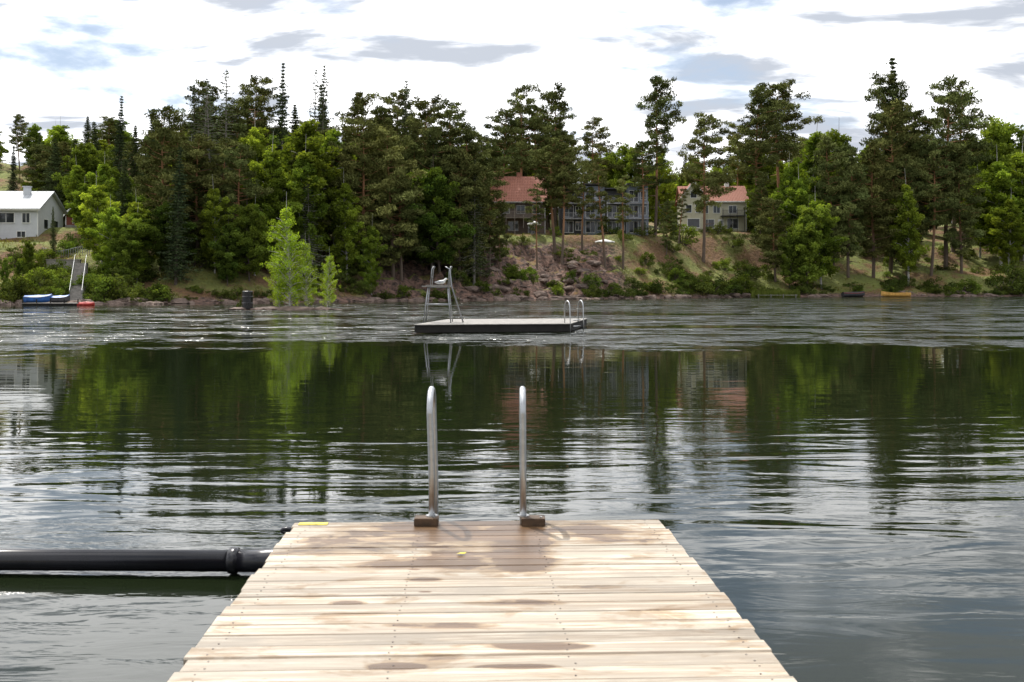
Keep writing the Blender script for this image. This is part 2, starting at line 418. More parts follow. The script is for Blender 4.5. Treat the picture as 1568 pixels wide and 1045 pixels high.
hero = [
 ('pine', 30, 70, 178, .8), ('spruce', 57, 55, 205, 1), ('birch', 95, 60, 178, 1.1), ('spruce', 110, 50, 215, 1), ('decid', 135, 45, 205, 1),
 ('spruce', 178, 40, 150, .75), ('spruce', 150, 55, 190, 1), ('spruce', 205, 45, 195, .9), ('spruce', 20, 55, 225, .9), ('spruce', 85, 46, 215, 1.2), ('birch', 120, 40, 240, 1),
 ('pinelow', 247, 14, 172, .95), ('pinelow', 270, 24, 200, .9), ('decid', 215, 20, 290, .8), ('spruce', 232, 30, 180, .9),
 ('dead', 308, 20, 122, 1.1), ('dead', 345, 22, 112, 1.2), ('pinelow', 330, 28, 135, .9), ('pine', 385, 30, 126, .9), ('pinelow', 300, 14, 215, 1), ('dead', 325, 16, 140, 1.2), ('dead', 298, 24, 135, 1),
 ('spruce', 430, 26, 100, .8), ('spruce', 405, 32, 160, 1), ('dead', 490, 24, 103, .9), ('dead', 478, 26, 108, .8), ('spruce', 500, 30, 135, .8), ('pinelow', 365, 26, 155, 1),
 ('birch', 480, 12, 155, 1.3), ('birch', 512, 18, 172, 1.2), ('birch', 415, 12, 205, 1), ('pinelow', 365, 10, 230, .9), ('decid', 380, 6, 300, .9), ('birch', 450, 14, 180, 1.2), ('birch', 400, 20, 170, 1),
 ('decid', 350, 5, 335, .8), ('spruce', 455, 30, 165, 1), ('pinelow', 545, 24, 150, .95), ('pinelow', 560, 10, 190, 1.0), ('birch', 530, 8, 260, .9), ('birch', 330, 8, 270, .8), ('birch', 570, 5, 330, .7), ('birch', 655, 20, 250, .8),
 ('dead', 617, 30, 128, 1.1), ('pine', 610, 34, 145, .9), ('pinelow', 600, 9, 205, 1.05), ('pine', 645, 24, 160, 1), ('pine', 690, 30, 165, 1.05),
 ('pine', 660, 12, 200, 1.0), ('pine', 707, 11, 200, 1.25), ('pinelow', 580, 22, 170, 1.1), ('pinelow', 635, 16, 225, 1),('pinelow', 690, 14, 250, .8), ('pinelow', 525, 14, 225, .9),
 ('pine', 768, 46, 175, 1), ('pine', 800, 50, 138, 1.0), ('pine', 850, 50, 143, 1.1), ('pine', 828, 48, 165, 1), ('pine', 905, 52, 186, 1.1), ('pinelow', 735, 45, 215, .9),
 ('pine', 848, 17, 218, 1.2), ('pine', 862, 13, 245, .95), ('pinethin', 893, 20, 250, 1.0), ('pinethin', 925, 14, 245, 1.0), ('pine', 985, 18, 222, 1.1),
 ('pine', 1003, 22, 126, .9), ('pinelow', 765, 12, 322, .55), ('decid', 960, 55, 205, 1), ('birch', 935, 60, 215, 1), ('pinethin', 822, 12, 295, .9), ('pinelow', 872, 50, 205, 1), ('pinethin', 953, 14, 275, 1),
 ('pinelow', 748, 13, 262, .8), ('pinelow', 1020, 14, 310, .7), ('pinethin', 1040, 20, 290, .9), ('birch', 1010, 50, 215, 1), ('birch', 1060, 55, 225, 1),
 ('pine', 1075, 16, 180, 1.0), ('pine', 1158, 22, 137, 1.15), ('pine', 1192, 30, 135, 1.2), ('pine', 1125, 48, 195, 1.0), ('birch', 1205, 14, 235, 1), ('pinelow', 1165, 16, 275, .7),
 ('birch', 1245, 40, 180, 1.3), ('decid', 1285, 45, 182, 1.1), ('birch', 1325, 50, 200, 1.2), ('pinelow', 1275, 10, 215, 1), ('pinelow', 1300, 8, 230, .9), ('birch', 1215, 30, 230, 1),
 ('decid', 1237, 2.5, 300, 1.0), ('birch', 1255, 4, 288, 1.1), ('decid', 1210, 3, 335, .8),
 ('spruce', 1376, 20, 94, 1.35, 2), ('pinelow', 1365, 14, 165, 1), ('pinelow', 1400, 16, 175, 1), ('pine', 1448, 14, 136, 1.1), ('pinethin', 1462, 24, 150, 1.3), ('pinelow', 1335, 12, 225, 1), ('pine', 1372, 22, 125, .9),
 ('decid', 1515, 30, 170, 1.3), ('birch', 1545, 35, 172, 1.5), ('decid', 1575, 30, 184, 1.3), ('birch', 1490, 35, 190, 1.4), ('birch', 1530, 16, 225, 1.4), ('birch', 1565, 18, 210, 1.4), ('birch', 1500, 22, 250, 1.2), ('birch', 1545, 10, 290, 1.1),
 ('pinelow', 1390, 10, 245, .9), ('pine', 1425, 10, 215, 1.0), ('pinelow', 1470, 12, 240, .9),
 ('birch', 170, 10, 300, .95), ('decid', 195, 8, 325, .7), ('birch', 155, 16, 265, 1), ('decid', 45, 10, 362, .5), ('decid', 30, 8, 395, .4), ('spruce', 82, 21, 318, .45), ('decid', 185, 24, 250, .8), ('birch', 210, 14, 320, .8),
 ('decid', 10, 4, 388, .4), ('birch', 165, 30, 235, 1), ('birch', 125, 34, 270, .8),
]
for i, hh in enumerate(hero): T(*hh)

EX = [-300, 0, 150, 250, 300, 400, 520, 600, 700, 740, 800, 870, 930, 1000, 1040, 1100, 1180, 1240, 1330, 1380, 1440, 1520, 1600, 1900]
EY = [190, 205, 210, 195, 172, 168, 182, 175, 192, 214, 190, 192, 222, 215, 232, 215, 185, 200, 218, 200, 190, 195, 200, 190]
wood = empty("distant_forest")
for i in range(215):
    px = random.uniform(-330, 1900) if i % 3 else random.uniform(0, 1568); off = random.uniform(50, 78) if i % 4 else random.uniform(78, 105)
    if px < 48 and off < 75 and px > -60: continue
    top = float(np.interp(px, EX, EY))+random.uniform(-2, 45)
    x, y = locate(px, off); H = zat(top, y)-ground(x, y)
    H = min(max(H, 8), 24)
    k = random.choice(['pine', 'pinelow', 'spruce', 'decid', 'birch', 'birch'])
    place(k, x, y, H, random.uniform(1.0, 1.3), wood)
def blocked(px, off):
    if off < 50:
        if 730 < px < 1010: return True
        if 1015 < px < 1150: return True
        if -60 < px < 145 : return True
    return False
for i in range(165):
    px = random.uniform(-300, 1850); off = random.uniform(5, 52)
    if random.random() < .5: px = random.uniform(180, 730)
    if blocked(px, off): continue
    top = float(np.interp(px, EX, EY))+random.uniform(15, 130)
    x, y = locate(px, off); H = zat(top, y)-ground(x, y)
    if H < 4: continue
    H = min(H, 21)
    if H > 11: k = random.choice(['pine', 'pinelow', 'pinelow', 'birch', 'spruce', 'birch', 'dead', 'dead', 'decid'] if px < 1200 else ['pinelow', 'birch', 'decid', 'birch'])
    else: k = random.choice(['decid', 'birch', 'birch', 'spruce'])
    place(k, x, y, H, random.uniform(.9, 1.15))
for i in range(430):
    px = random.uniform(-150, 1720)
    if i > 330: px = random.uniform(1040, 1240)
    if i > 390: px = random.uniform(690, 1040)
    r = random.random(); off = random.uniform(.8, 4.5) if r < .4 else random.uniform(4, 50)
    if i > 390: off = random.uniform(3, 26)
    elif 700 < px < 890 and off < 20 and random.random() < .5: continue
    elif blocked(px, off) and off > 12 and random.random() < .7: continue
    if 98 < px < 140 and off < 22: continue
    x, y = locate(px, off)
    place('bush', x, y, random.uniform(.7, 2.2)*(.9 if off < 4.5 else 1.2), random.uniform(.8, 1.3))
for px, off, h, w in [(1110, 1.5, 3.4, 1.5), (1085, 2, 3, 1.3), (1135, 2.5, 3.2, 1.3), (1045, 22, 4, 1.4), (75, 5, 2.5, 1.2), (160, 2, 3.2, 1.2), (185, 1.5, 3, 1.2), (15, 2, 3, 1.3), (130, 25, 3, 1.2), (1440, 3, 3, 1.3), (1480, 2, 3, 1.3), (1540, 3, 4, 1.5), (1570, 5, 5, 1.5),
                      (1060, 3, 2.5, 1.3), (1010, 3, 2.4, 1.3), (1150, 10, 3, 1.4), (970, 4, 2, 1.3), (1035, 8, 2.4, 1.3)]:
    x, y = locate(px, off); place('bush', x, y, h, w)

# grass + rocks
g = Geo(); C = []
for i in range(26000):
    y = random.uniform(95, 205); x = random.uniform(-.54, .56)*y
    o = y-float(shore(x))
    if o < .6 or o > 32: continue
    if noise.noise(Vector((x/5, y/5, 2))) < -.12: continue
    if -18 < x < 17 and o < 18 and noise.noise(Vector((x/3, y/3, 4))) < .22: continue
    C.append((x, y, ground(x, y)+.12))
C = np.array(C); C2 = np.repeat(C, 3, 0)+R.normal(size=(len(C)*3, 3))*np.array([.25, .25, .03])
hu = np.clip(.5+.9*np.array([noise.noise(Vector((p[0]/4, p[1]/4, 9))) for p in C2]), 0, 1)
g.leaves(C2, .22, .045, 0, 1.0, hu, 1, np.array([0, 0, 2.5]))
g.obj("grass", [M_GRASS])
M_ROCK = simple("granite", (0.14, 0.10, 0.08), .9, var=.5, scale=1.2, bump=.08)
def rock(g, c, r, seed, flat=.6):
    bm = bmesh.new(); bmesh.ops.create_icosphere(bm, subdivisions=2, radius=1)
    vs = []
    for v in bm.verts:
        d = 1+.45*noise.noise(v.co*1.1+Vector((seed*3.1, seed, 0)))+.18*noise.noise(v.co*3+Vector((0, seed*2, 0)))
        q = v.co*d*r; vs.append((q.x*1.25+c[0], q.y+c[1], q.z*flat+c[2]))
    fs = [tuple(v.index for v in f.verts) for f in bm.faces]; bm.free(); g.add(vs, fs)
g = Geo()
for i in range(360):
    px = random.uniform(-60, 1650); off = random.uniform(-.7, .8)
    if random.random() < .3: px = random.uniform(690, 930); off = random.uniform(0, 15)
    if 1380 < px < 1500 and random.random()<.5: off = random.uniform(0,5)
    x, y = locate(px, off); rock(g, (x, y, max(ground(x, y), -.1)+.0), random.choice([.2, .25, .35, .5, .7, .9]), i, .55)
g.obj("shore_rocks", [M_ROCK])

# ------------------------------------------------------------------ islet, birches, barrel
ix, iy = at(452, 76), 76.5
g = Geo()
rock(g, (ix, iy, -.05), 1.7, 3, .22); rock(g, (ix+1.9, iy+.4, -.05), 1.2, 5, .22); rock(g, (ix-1.9, iy-.2, -.02), .9, 8, .3); rock(g, (ix-2.9, iy, 0), .55, 9, .35); rock(g, (ix-4.3, iy, -.03), .8, 12, .3)
for i in range(14): rock(g, (ix+random.uniform(-4.8, 3), iy-.6+random.uniform(-.4, .3), 0), random.uniform(.12, .3), i+30)
g.obj("islet_rock", [M_ROCK])
def placez(kind, x, y, z, H, wf, var):
    me, H0 = P[kind][var]; o = bpy.data.objects.new(NAMES[kind], me); COL.objects.link(o); s = H/H0
    o.location = (x, y, z); o.scale = (s*wf, s*wf, s); o.rotation_euler[2] = random.uniform(0, 6); return o
placez('islet', at(438, 76), 76.5, .1, 9.0, .82, 0)
placez('islet', at(499, 76), 77, .1, 4.8, .68, 1)
placez('islet', at(464, 76), 77.2, .1, 6.0, .7, 1)
placez('islet', at(424, 76), 76.8, .1, 5.2, .7, 1)
placez('bush', at(362, 76), 76.8, .1, .8, .4, 0)
M_BLACK = simple("black_plastic", (0.012, 0.012, 0.016), .24, var=.3)
g = Geo(); bx = at(377, 76)
g.tube([(bx, 76.4, z) for z in (.05, .1, .5, .53, .56, 1.0, 1.03, 1.06, 1.42, 1.46)], [.36, .4, .4, .43, .4, .4, .43, .4, .4, .34], 20)
g.tube([(bx, 76.4, 1.46), (bx, 76.4, 1.52)], [.12, .1], 10)
g.obj("black_barrel", [M_BLACK])

# ------------------------------------------------------------------ foreground dock (turned 2.1 degrees)
RD = .037; PIV = Vector((-.1975, 6.0, 0))
dock = empty("wooden_dock", PIV, RD)
def dl(p): return (p[0]-PIV.x, p[1]-PIV.y, p[2])
m, nt, b = mat("pine_planks")
geo = N(nt, "ShaderNodeNewGeometry"); po = geo.outputs['Position']
at_ = N(nt, "ShaderNodeAttribute", attribute_name="shade"); sp = N(nt, "ShaderNodeSeparateColor"); L(nt, at_.outputs[0], sp.inputs[0])
cmb = N(nt, "ShaderNodeCombineXYZ"); ps = N(nt, "ShaderNodeSeparateXYZ"); L(nt, po, ps.inputs[0])
ob = N(nt, "ShaderNodeSeparateXYZ"); L(nt, objco(nt), ob.inputs[0])
L(nt, math_(nt, 'ADD', ob.outputs[0], math_(nt, 'MULTIPLY', sp.outputs[1], 37)), cmb.inputs[0]); L(nt, ob.outputs[1], cmb.inputs[1]); L(nt, sp.outputs[1], cmb.inputs[2])
gr = ntex(nt, cmb.outputs[0], 1, 7, .68, .9, 26, 1, dist=.9)
gr2 = ntex(nt, cmb.outputs[0], 1, 4, .6, 4, 150)
gr3 = ntex(nt, cmb.outputs[0], 1, 4, .6, .7, 11, 1, loc=(4, 7, 2))
blotch = ntex(nt, po, 2.2, 6, .62, 1, 1.8)
c = mixc(nt, ramp(nt, gr, .36, .60), (0.58, 0.52, 0.425), (0.29, 0.225, 0.16))
c = mixc(nt, math_(nt, 'MULTIPLY', ramp(nt, gr2, .44, .68), .6), c, (0.21, 0.17, 0.125))
c = mixc(nt, math_(nt, 'MULTIPLY', ramp(nt, gr3, .50, .62), .65), c, (0.29, 0.25, 0.20))
kn = N(nt, "ShaderNodeTexVoronoi"); kn.inputs['Scale'].default_value = 1
mp = N(nt, "ShaderNodeMapping"); mp.inputs['Scale'].default_value = (2.2, 5, 1); L(nt, cmb.outputs[0], mp.inputs[0]); L(nt, mp.outputs[0], kn.inputs[0])
c = mixc(nt, ramp(nt, kn.outputs['Distance'], .085, .05), c, (0.14, 0.075, 0.04))
c = mixc(nt, math_(nt, 'MULTIPLY', ramp(nt, blotch, .47, .60), .6), c, (0.29, 0.25, 0.20))
hs = N(nt, "ShaderNodeHueSaturation"); L(nt, c, hs.inputs['Color']); L(nt, sp.outputs[0], hs.inputs['Value']); c = hs.outputs[0]
wn = ntex(nt, po, 1, 7, .64, 2.2, 5.5, loc=(1.3, 4.1, 0), dist=.5)
def ell(cx, cy, rx, ry, amt):
    dx = math_(nt, 'DIVIDE', math_(nt, 'SUBTRACT', ps.outputs[0], cx), rx); dy = math_(nt, 'DIVIDE', math_(nt, 'SUBTRACT', ps.outputs[1], cy), ry)
    r2 = math_(nt, 'ADD', math_(nt, 'MULTIPLY', dx, dx), math_(nt, 'MULTIPLY', dy, dy))
    return math_(nt, 'MULTIPLY', ramp(nt, r2, 1.0, 0.0), amt)
wsum = wn
for e in [(-.25, 5.8, 1.1, .38, .26), (-.35, 5.35, .25, .7, .17), (.05, 5.35, .25, .7, .19), (-.9, 5.4, .5, .35, .17), (-.05, 5.0, .35, .3, .19), (.10, 3.80, .26, .06, .42), (-.42, 4.72, .12, .05, .34), (.0, 4.35, .35, .06, .24), (-.72, 4.35, .12, .05, .34),
          (-.42, 3.60, .13, .05, .36), (.6, 5.6, .4, .3, .17), (.02, 3.6, .2, .04, .34), (-.3, 4.05, .3, .05, .2), (.35, 4.6, .25, .05, .2), (.1, 4.5, .12, .03, .2), (-.55, 5.0, .3, .1, .16)]:
    wsum = math_(nt, 'ADD', wsum, ell(*e))
damp = ramp(nt, wsum, .52, .62)
wet = ramp(nt, wsum, .63, .69)
c = mixc(nt, math_(nt, 'MULTIPLY', damp, .8), c, mixc(nt, 1.0, c, (0.66, .53, .38), 'MULTIPLY'))
c = mixc(nt, math_(nt, 'MULTIPLY', wet, .9), c, mixc(nt, 1.0, c, (0.40, .30, .22), 'MULTIPLY'))
L(nt, c, b.inputs['Base Color'])
L(nt, math_(nt, 'SUBTRACT', .62, math_(nt, 'MULTIPLY', wet, .30)), b.inputs['Roughness'])
bp = N(nt, "ShaderNodeBump"); bp.inputs['Distance'].default_value = .002; L(nt, gr, bp.inputs['Height']); L(nt, bp.outputs[0], b.inputs['Normal'])
M_PLANK = m
def dz(y): return .437+(6-y)*.0157
g = Geo(); gn = Geo(); rnd = random.Random(4)
y = 5.985; i = 0
def beveled(g, cx, cy, cz, w, d, h, tilt, sh):
    e = .006; prof = [(-d/2, -h/2), (-d/2, h/2-e), (-d/2+e, h/2), (d/2-e, h/2), (d/2, h/2-e), (d/2, -h/2)]
    vs = []
    nseg = 8; bw = rnd.uniform(-.0035, .0035)
    for k in range(nseg+1):
        x = cx-w/2+w*k/nseg; bow = bw*math.sin(k*.9+cy*7)
        for (a, q) in prof: vs.append(dl((x, cy+a+bow, cz+q+a*tilt)))
    n = 6; fs = []
    for k in range(nseg):
        for j in range(n):
            j2 = (j+1) % n; fs.append((k*n+j, (k+1)*n+j, (k+1)*n+j2, k*n+j2))
    fs.append(tuple(range(n))); fs.append(tuple(nseg*n+j for j in range(n))[::-1])
    g.add(vs, fs, 0, sh)
while y > -4:
    wd = .119; x0 = -1.29+rnd.uniform(-.012, .012); x1 = .895+rnd.uniform(-.012, .012)
    yc = y-wd/2
    zc = dz(yc)-.014+rnd.uniform(-.002, .002)
    beveled(g, (x0+x1)/2, yc, zc, x1-x0, wd, .028, rnd.uniform(-.025, .025), (rnd.uniform(.74, 1.2), rnd.random()))
    for nxp in (x0+.09, x0+.09+.66, (x0+x1)/2+.33, x1-.09):
        for dy in (-.03, .03):
            px_, py_ = nxp+rnd.uniform(-.012, .012), yc+dy+rnd.uniform(-.006, .006)
            gn.tube([dl((px_, py_, zc+.013)), dl((px_, py_, zc+.0155))], .004, 8)
    y -= wd+rnd.uniform(.005, .011); i += 1
g.obj("planks", [M_PLANK], parent=dock)
M_STEELD = simple("screw_steel", (0.12, 0.1, 0.09), .5, .6)
gn.obj("screws", [M_STEELD], parent=dock)
M_BEAM = simple("weathered_beam", (0.10, 0.075, 0.055), .85, var=.3, scale=6, bump=.004)
g = Geo()
for bx_ in (-1.235, -.55, .15, .84): g.box(dl((bx_, 1.0, dz(1)-.03-.075)), (.05, 9.92, .14), 0, rx=-.0157)
g.box(dl((-.2, 5.985, dz(6)-.13)), (2.12, .028, .17), 0)
g.obj("beams", [M_BEAM], parent=dock)
g = Geo()
for fx in (-.95, .55):
    g.tube([dl((fx, -3.5, .08)), dl((fx, -3.4, .08)), dl((fx, 5.5, .08)), dl((fx, 5.6, .08))], [.1, .2, .2, .1], 18)
g.obj("floats", [M_BLACK], parent=dock, smooth=True)
M_YEL = simple("yellow_paint", (0.62, 0.5, 0.08), .7, var=.3, scale=20)
g = Geo(); g.box(dl((-1.18, 5.93, dz(5.93)+.0035)), (.17, .055, .004)); g.obj("yellow_paint_mark", [M_YEL], parent=dock)

# swim ladder
m, nt, b = mat("stainless_steel")
f = ntex(nt, objco(nt), 8, 4, .6, 1, 1, 4)
L(nt, mixc(nt, f, (0.38, 0.39, 0.40), (0.56, 0.57, 0.58)), b.inputs['Base Color']); b.inputs['Metallic'].default_value = 1
L(nt, math_(nt, 'ADD', .22, math_(nt, 'MULTIPLY', f, .25)), b.inputs['Roughness'])
M_STEEL = m
lad = empty("swim_ladder")
g = Geo(); zt = dz(5.9)
for (xb, xt) in ((-.475, -.487), (.066, .064)):
    pts = []
    yb = 5.90; hh = .655
    pts.append((xb, yb, zt-.02))
    pts.append((xb, yb, zt+.3)); pts.append((xt, yb, zt+hh))
    for k in range(9):
        an = math.pi*k/8; pts.append((xt, yb+.13-.13*math.cos(an), zt+hh+.13*math.sin(an)))
    pts.append((xb, yb+.26, zt+.2)); pts.append((xb, yb+.26, -.9))
    g.tube(pts, .0195, 16)
g.obj("handrails", [M_STEEL], smooth=True, parent=lad)
g = Geo()
for k in range(6): g.box((-.205, 6.16, .25-.25*k), (.50, .05, .025))
g.obj("rungs", [M_STEEL], parent=lad)
M_DWOOD = simple("dark_wet_wood", (0.075, 0.043, 0.022), .7, var=.4, scale=14, bump=.003)
g = Geo(); g2 = Geo()
for xb in (-.505, .125):
    zb = dz(5.88)
    bm = bmesh.new(); bmesh.ops.create_cube(bm, size=1)
    bmesh.ops.scale(bm, vec=(.14, .10, .045), verts=bm.verts); bmesh.ops.bevel(bm, geom=bm.edges[:], offset=.004, segments=2, affect='EDGES')
    g.add([(v.co.x+xb, v.co.y+5.88, v.co.z+zb+.0245) for v in bm.verts], [tuple(v.index for v in f.verts) for f in bm.faces]); bm.free()
    xr = -.475 if xb < 0 else .066
    g2.tube([(xr, 5.90, zb+.046), (xr, 5.90, zb+.053)], .036, 16)
    g2.tube([(xb+.045, 5.86, zb+.046), (xb+.045, 5.86, zb+.053)], .009, 6)
g.obj("mounting_blocks", [M_DWOOD], parent=lad)
g2.obj("flanges", [M_STEEL], parent=lad)

# black floating pipe
pipe = empty("floating_pipe")
g = Geo()
yP = 6.45
g.tube([(-30, 7.2, .07), (-9, yP+.12, .075), (-4, yP, .08), (-1.75, yP-.06, .085)], .068, 28)
g.obj("pipe_run", [M_BLACK], smooth=True, parent=pipe)
g = Geo()
g.tube([(-1.82, yP-.05, .085), (-1.81, yP-.05, .085), (-1.765, yP-.055, .085), (-1.755, yP-.055, .085)], [.07, .083, .083, .07], 28)
g.tube([(-1.755, yP-.055, .085), (-1.60, yP-.06, .085), (-1.50, yP-.07, .085), (-1.40, yP-.1, .075), (0.4, yP-.1, .06)], [.072, .072, .085, .06, .06], 28)
g.obj("coupling", [M_BLACK], smooth=True, parent=pipe)
g = Geo()
pts = [(-1.28, 6.02, .33)]+[(-1.33-.07*math.sin(k/10*math.pi), 6.06, .36+.05-.05*math.cos(k/10*math.pi)-.10*(k/10)) for k in range(11)]+[(-1.44, 6.25, .14)]
g.tube(pts, .013, 8)
g.obj("rubber_hose", [M_BLACK], smooth=True, parent=pipe)

# fallen leaf
g = Geo(); lx, ly = at(706, 5.2), 5.18; lz = dz(ly)+.006
g.add([(lx-.025, ly, lz), (lx-.008, ly-.015, lz+.006), (lx+.02, ly-.006, lz+.002), (lx+.03, ly+.008, lz+.006), (lx, ly+.016, lz+.003)], [(0, 1, 2, 3, 4)])
g.obj("yellow_leaf", [simple("leaf_yellow", (.6, .55, .05), .6)])

# ------------------------------------------------------------------ bathing platform with diving tower
plat = empty("bathing_platform")
A = Vector((-3.85, 38.8)); B = Vector((2.35, 39.9)); Cc = Vector((3.5, 46.2)); Dd = Vector((-2.9, 45.2))
M_GREYW = simple("grey_decking", (0.25, 0.235, 0.215), .7, var=.3, scale=5)
M_DARKW = simple("dark_fascia", (0.018, 0.016, 0.014), .85, var=.3)
g = Geo(); n = 46
for k in range(n):
    t0 = (k+.04)/n; t1 = (k+.96)/n
    a0 = A.lerp(B, t0); a1 = A.lerp(B, t1); b0 = Dd.lerp(Cc, t0); b1 = Dd.lerp(Cc, t1)
    vs = [(a0.x, a0.y, .31), (a1.x, a1.y, .31), (b1.x, b1.y, .31), (b0.x, b0.y, .31), (a0.x, a0.y, .34), (a1.x, a1.y, .34), (b1.x, b1.y, .34), (b0.x, b0.y, .34)]
    g.add(vs, [(4, 5, 6, 7), (0, 3, 2, 1), (0, 1, 5, 4), (1, 2, 6, 5), (2, 3, 7, 6), (3, 0, 4, 7)])
g.obj("deck_boards", [M_GREYW], parent=plat)
g = Geo()
def beam(g, p, q, z0, z1, t=.05):
    d = (q-p); nrm = Vector((-d.y, d.x)).normalized()*t
    vs = [(p.x, p.y, z0), (q.x, q.y, z0), (q.x+nrm.x, q.y+nrm.y, z0), (p.x+nrm.x, p.y+nrm.y, z0), (p.x, p.y, z1), (q.x, q.y, z1), (q.x+nrm.x, q.y+nrm.y, z1), (p.x+nrm.x, p.y+nrm.y, z1)]
    g.add(vs, [(4, 5, 6, 7), (0, 3, 2, 1), (0, 1, 5, 4), (1, 2, 6, 5), (2, 3, 7, 6), (3, 0, 4, 7)])
ctr = (A+B+Cc+Dd)/4
sh_ = lambda p: ctr+(p-ctr)*.985
qq = [sh_(A), sh_(B), sh_(Cc), sh_(Dd)]
for k in range(4): beam(g, qq[k], qq[(k+1) % 4], .02, .305)
for k in range(3): beam(g, qq[0].lerp(qq[1], (k+1)/4), qq[3].lerp(qq[2], (k+1)/4), -.15, .3, .4)
g.obj("frame_and_floats", [M_DARKW], parent=plat)
g = Geo()
for k in range(2):
    x = 2.15+k*.62; y0 = 40.25+k*1.15
    pts = [(x, y0+.35, .34), (x, y0+.35, 1.0)]+[(x, y0+.35-.25+.25*math.cos(a), 1.0+.25*math.sin(a)) for a in [math.pi*j/6 for j in range(1, 7)]]+[(x, y0-.15-.05, .4), (x, y0-.2, -.5)]
    pts = [(p[0]+(y0+.35-p[1])*.35, p[1], p[2]) for p in pts]
    g.tube(pts, .022, 8)
for k in range(4): g.box((2.65, 40.7, .45-.25*k), (.62, .05, .04), rz=1.07)
g.obj("swim_ladder_rails", [M_STEEL], parent=plat, smooth=True)
M_GALV = simple("galvanised_steel", (0.30, 0.31, 0.32), .4, .6, var=.2)
g = Geo(); r = .024
tx, ty, tz = -3.0, 41.2, .34
P4 = [(-.55, -.5), (.45, -.5), (.45, .55), (-.55, .55)]
top = tz+1.45
for (dx, dy) in P4:
    sp_ = 1.12
    g.tube([(tx+dx*sp_, ty+dy*sp_, tz), (tx+dx*.8, ty+dy*.8, top)], r, 8)
for a_, b_ in ((0, 1), (1, 2), (2, 3), (3, 0)):
    for s_, zz in ((.8, top), (.97, tz+.75)):
        g.tube([(tx+P4[a_][0]*s_, ty+P4[a_][1]*s_, zz), (tx+P4[b_][0]*s_, ty+P4[b_][1]*s_, zz)], .018, 8)
for sx_ in (-.40, .32):
    g.tube([(tx+sx_+.05, ty-.42, top), (tx+sx_+.12, ty-.42, top+.75), (tx+sx_+.18, ty-.35, top+.85), (tx+sx_+.18, ty+.35, top+.85), (tx+sx_+.12, ty+.42, top+.75), (tx+sx_+.05, ty+.42, top)], .018, 8)
    g.tube([(tx+sx_+.1, ty-.42, top+.42), (tx+sx_+.1, ty+.42, top+.42)], .015, 8)
for dy in (-.22, .22):
    g.tube([(tx+.98, ty+dy, tz), (tx+.50, ty+dy, top+.05), (tx+.42, ty+dy, top+.75), (tx+.25, ty+dy, top+.85)], .018, 8)
for k in range(6):
    t = (k+.6)/6.3
    g.tube([(tx+.98-.48*t, ty-.22, tz+1.45*t), (tx+.98-.48*t, ty+.22, tz+1.45*t)], .018, 6)
g.obj("diving_tower_frame", [M_GALV], parent=plat, smooth=True)
g = Geo(); g.box((tx-.12, ty, top+.04), (1.15, .9, .05)); g.box((tx-.05, ty, top+.085), (1.0, .4, .03))
g.obj("diving_board", [M_GREYW], parent=plat)
gull = empty("gull")
g = Geo()
gx, gy, gz = tx+.08, ty-.1, top+.20
g.tube([(gx-.26, gy, gz+.0), (gx-.2, gy, gz+.0), (gx-.1, gy, gz+.0), (gx+.03, gy, gz+.01), (gx+.12, gy, gz+.05), (gx+.15, gy, gz+.10), (gx+.18, gy, gz+.135), (gx+.22, gy, gz+.14), (gx+.25, gy, gz+.13)], [.012, .04, .075, .09, .07, .045, .045, .04, .012], 12)
g.tube([(gx+.25, gy, gz+.13), (gx+.30, gy, gz+.12)], [.012, .004], 6, 2)
for s_ in (-1, 1):
    g.tube([(gx+.08, gy+s_*.06, gz+.03), (gx-.08, gy+s_*.08, gz+.03), (gx-.3, gy+s_*.02, gz+.01)], [.03, .04, .006], 8, 1)
    g.tube([(gx+.0, gy+s_*.03, gz-.07), (gx+.0, gy+s_*.03, gz-.10)], .006, 5, 2)
M_WHITE = simple("white_paint", (0.78, 0.78, 0.76), .6, var=.06)
g.obj("body", [M_WHITE, simple("gull_grey", (.35, .37, .4)), simple("beak_orange", (.6, .3, .05))], smooth=True, parent=gull)

# ------------------------------------------------------------------ buildings
M_GLASS, nt, b = mat("window_glass")
b.inputs['Base Color'].default_value = (.02, .025, .03, 1); b.inputs['Roughness'].default_value = .05
f = ntex(nt, objco(nt), .8, 2); L(nt, mixc(nt, f, (.01, .012, .015), (.06, .065, .07)), b.inputs['Base Color'])
def wallmat(name, col, board=.15, vertical=True):
    m, nt, b = mat(name); co = objco(nt)
    f = ntex(nt, co, 2, 5, .6); c = mixc(nt, f, tuple(x*.8 for x in col), tuple(min(x*1.1, 1) for x in col))
    L(nt, c, b.inputs['Base Color']); b.inputs['Roughness'].default_value = .75
    w = N(nt, "ShaderNodeTexWave"); w.bands_direction = 'X' if vertical else 'Z'; w.inputs['Scale'].default_value = .314/board
    L(nt, co, w.inputs['Vector']); bp = N(nt, "ShaderNodeBump"); bp.inputs['Distance'].default_value = .02
    L(nt, w.outputs['Fac'], bp.inputs['Height']); L(nt, bp.outputs[0], b.inputs['Normal'])
    return m
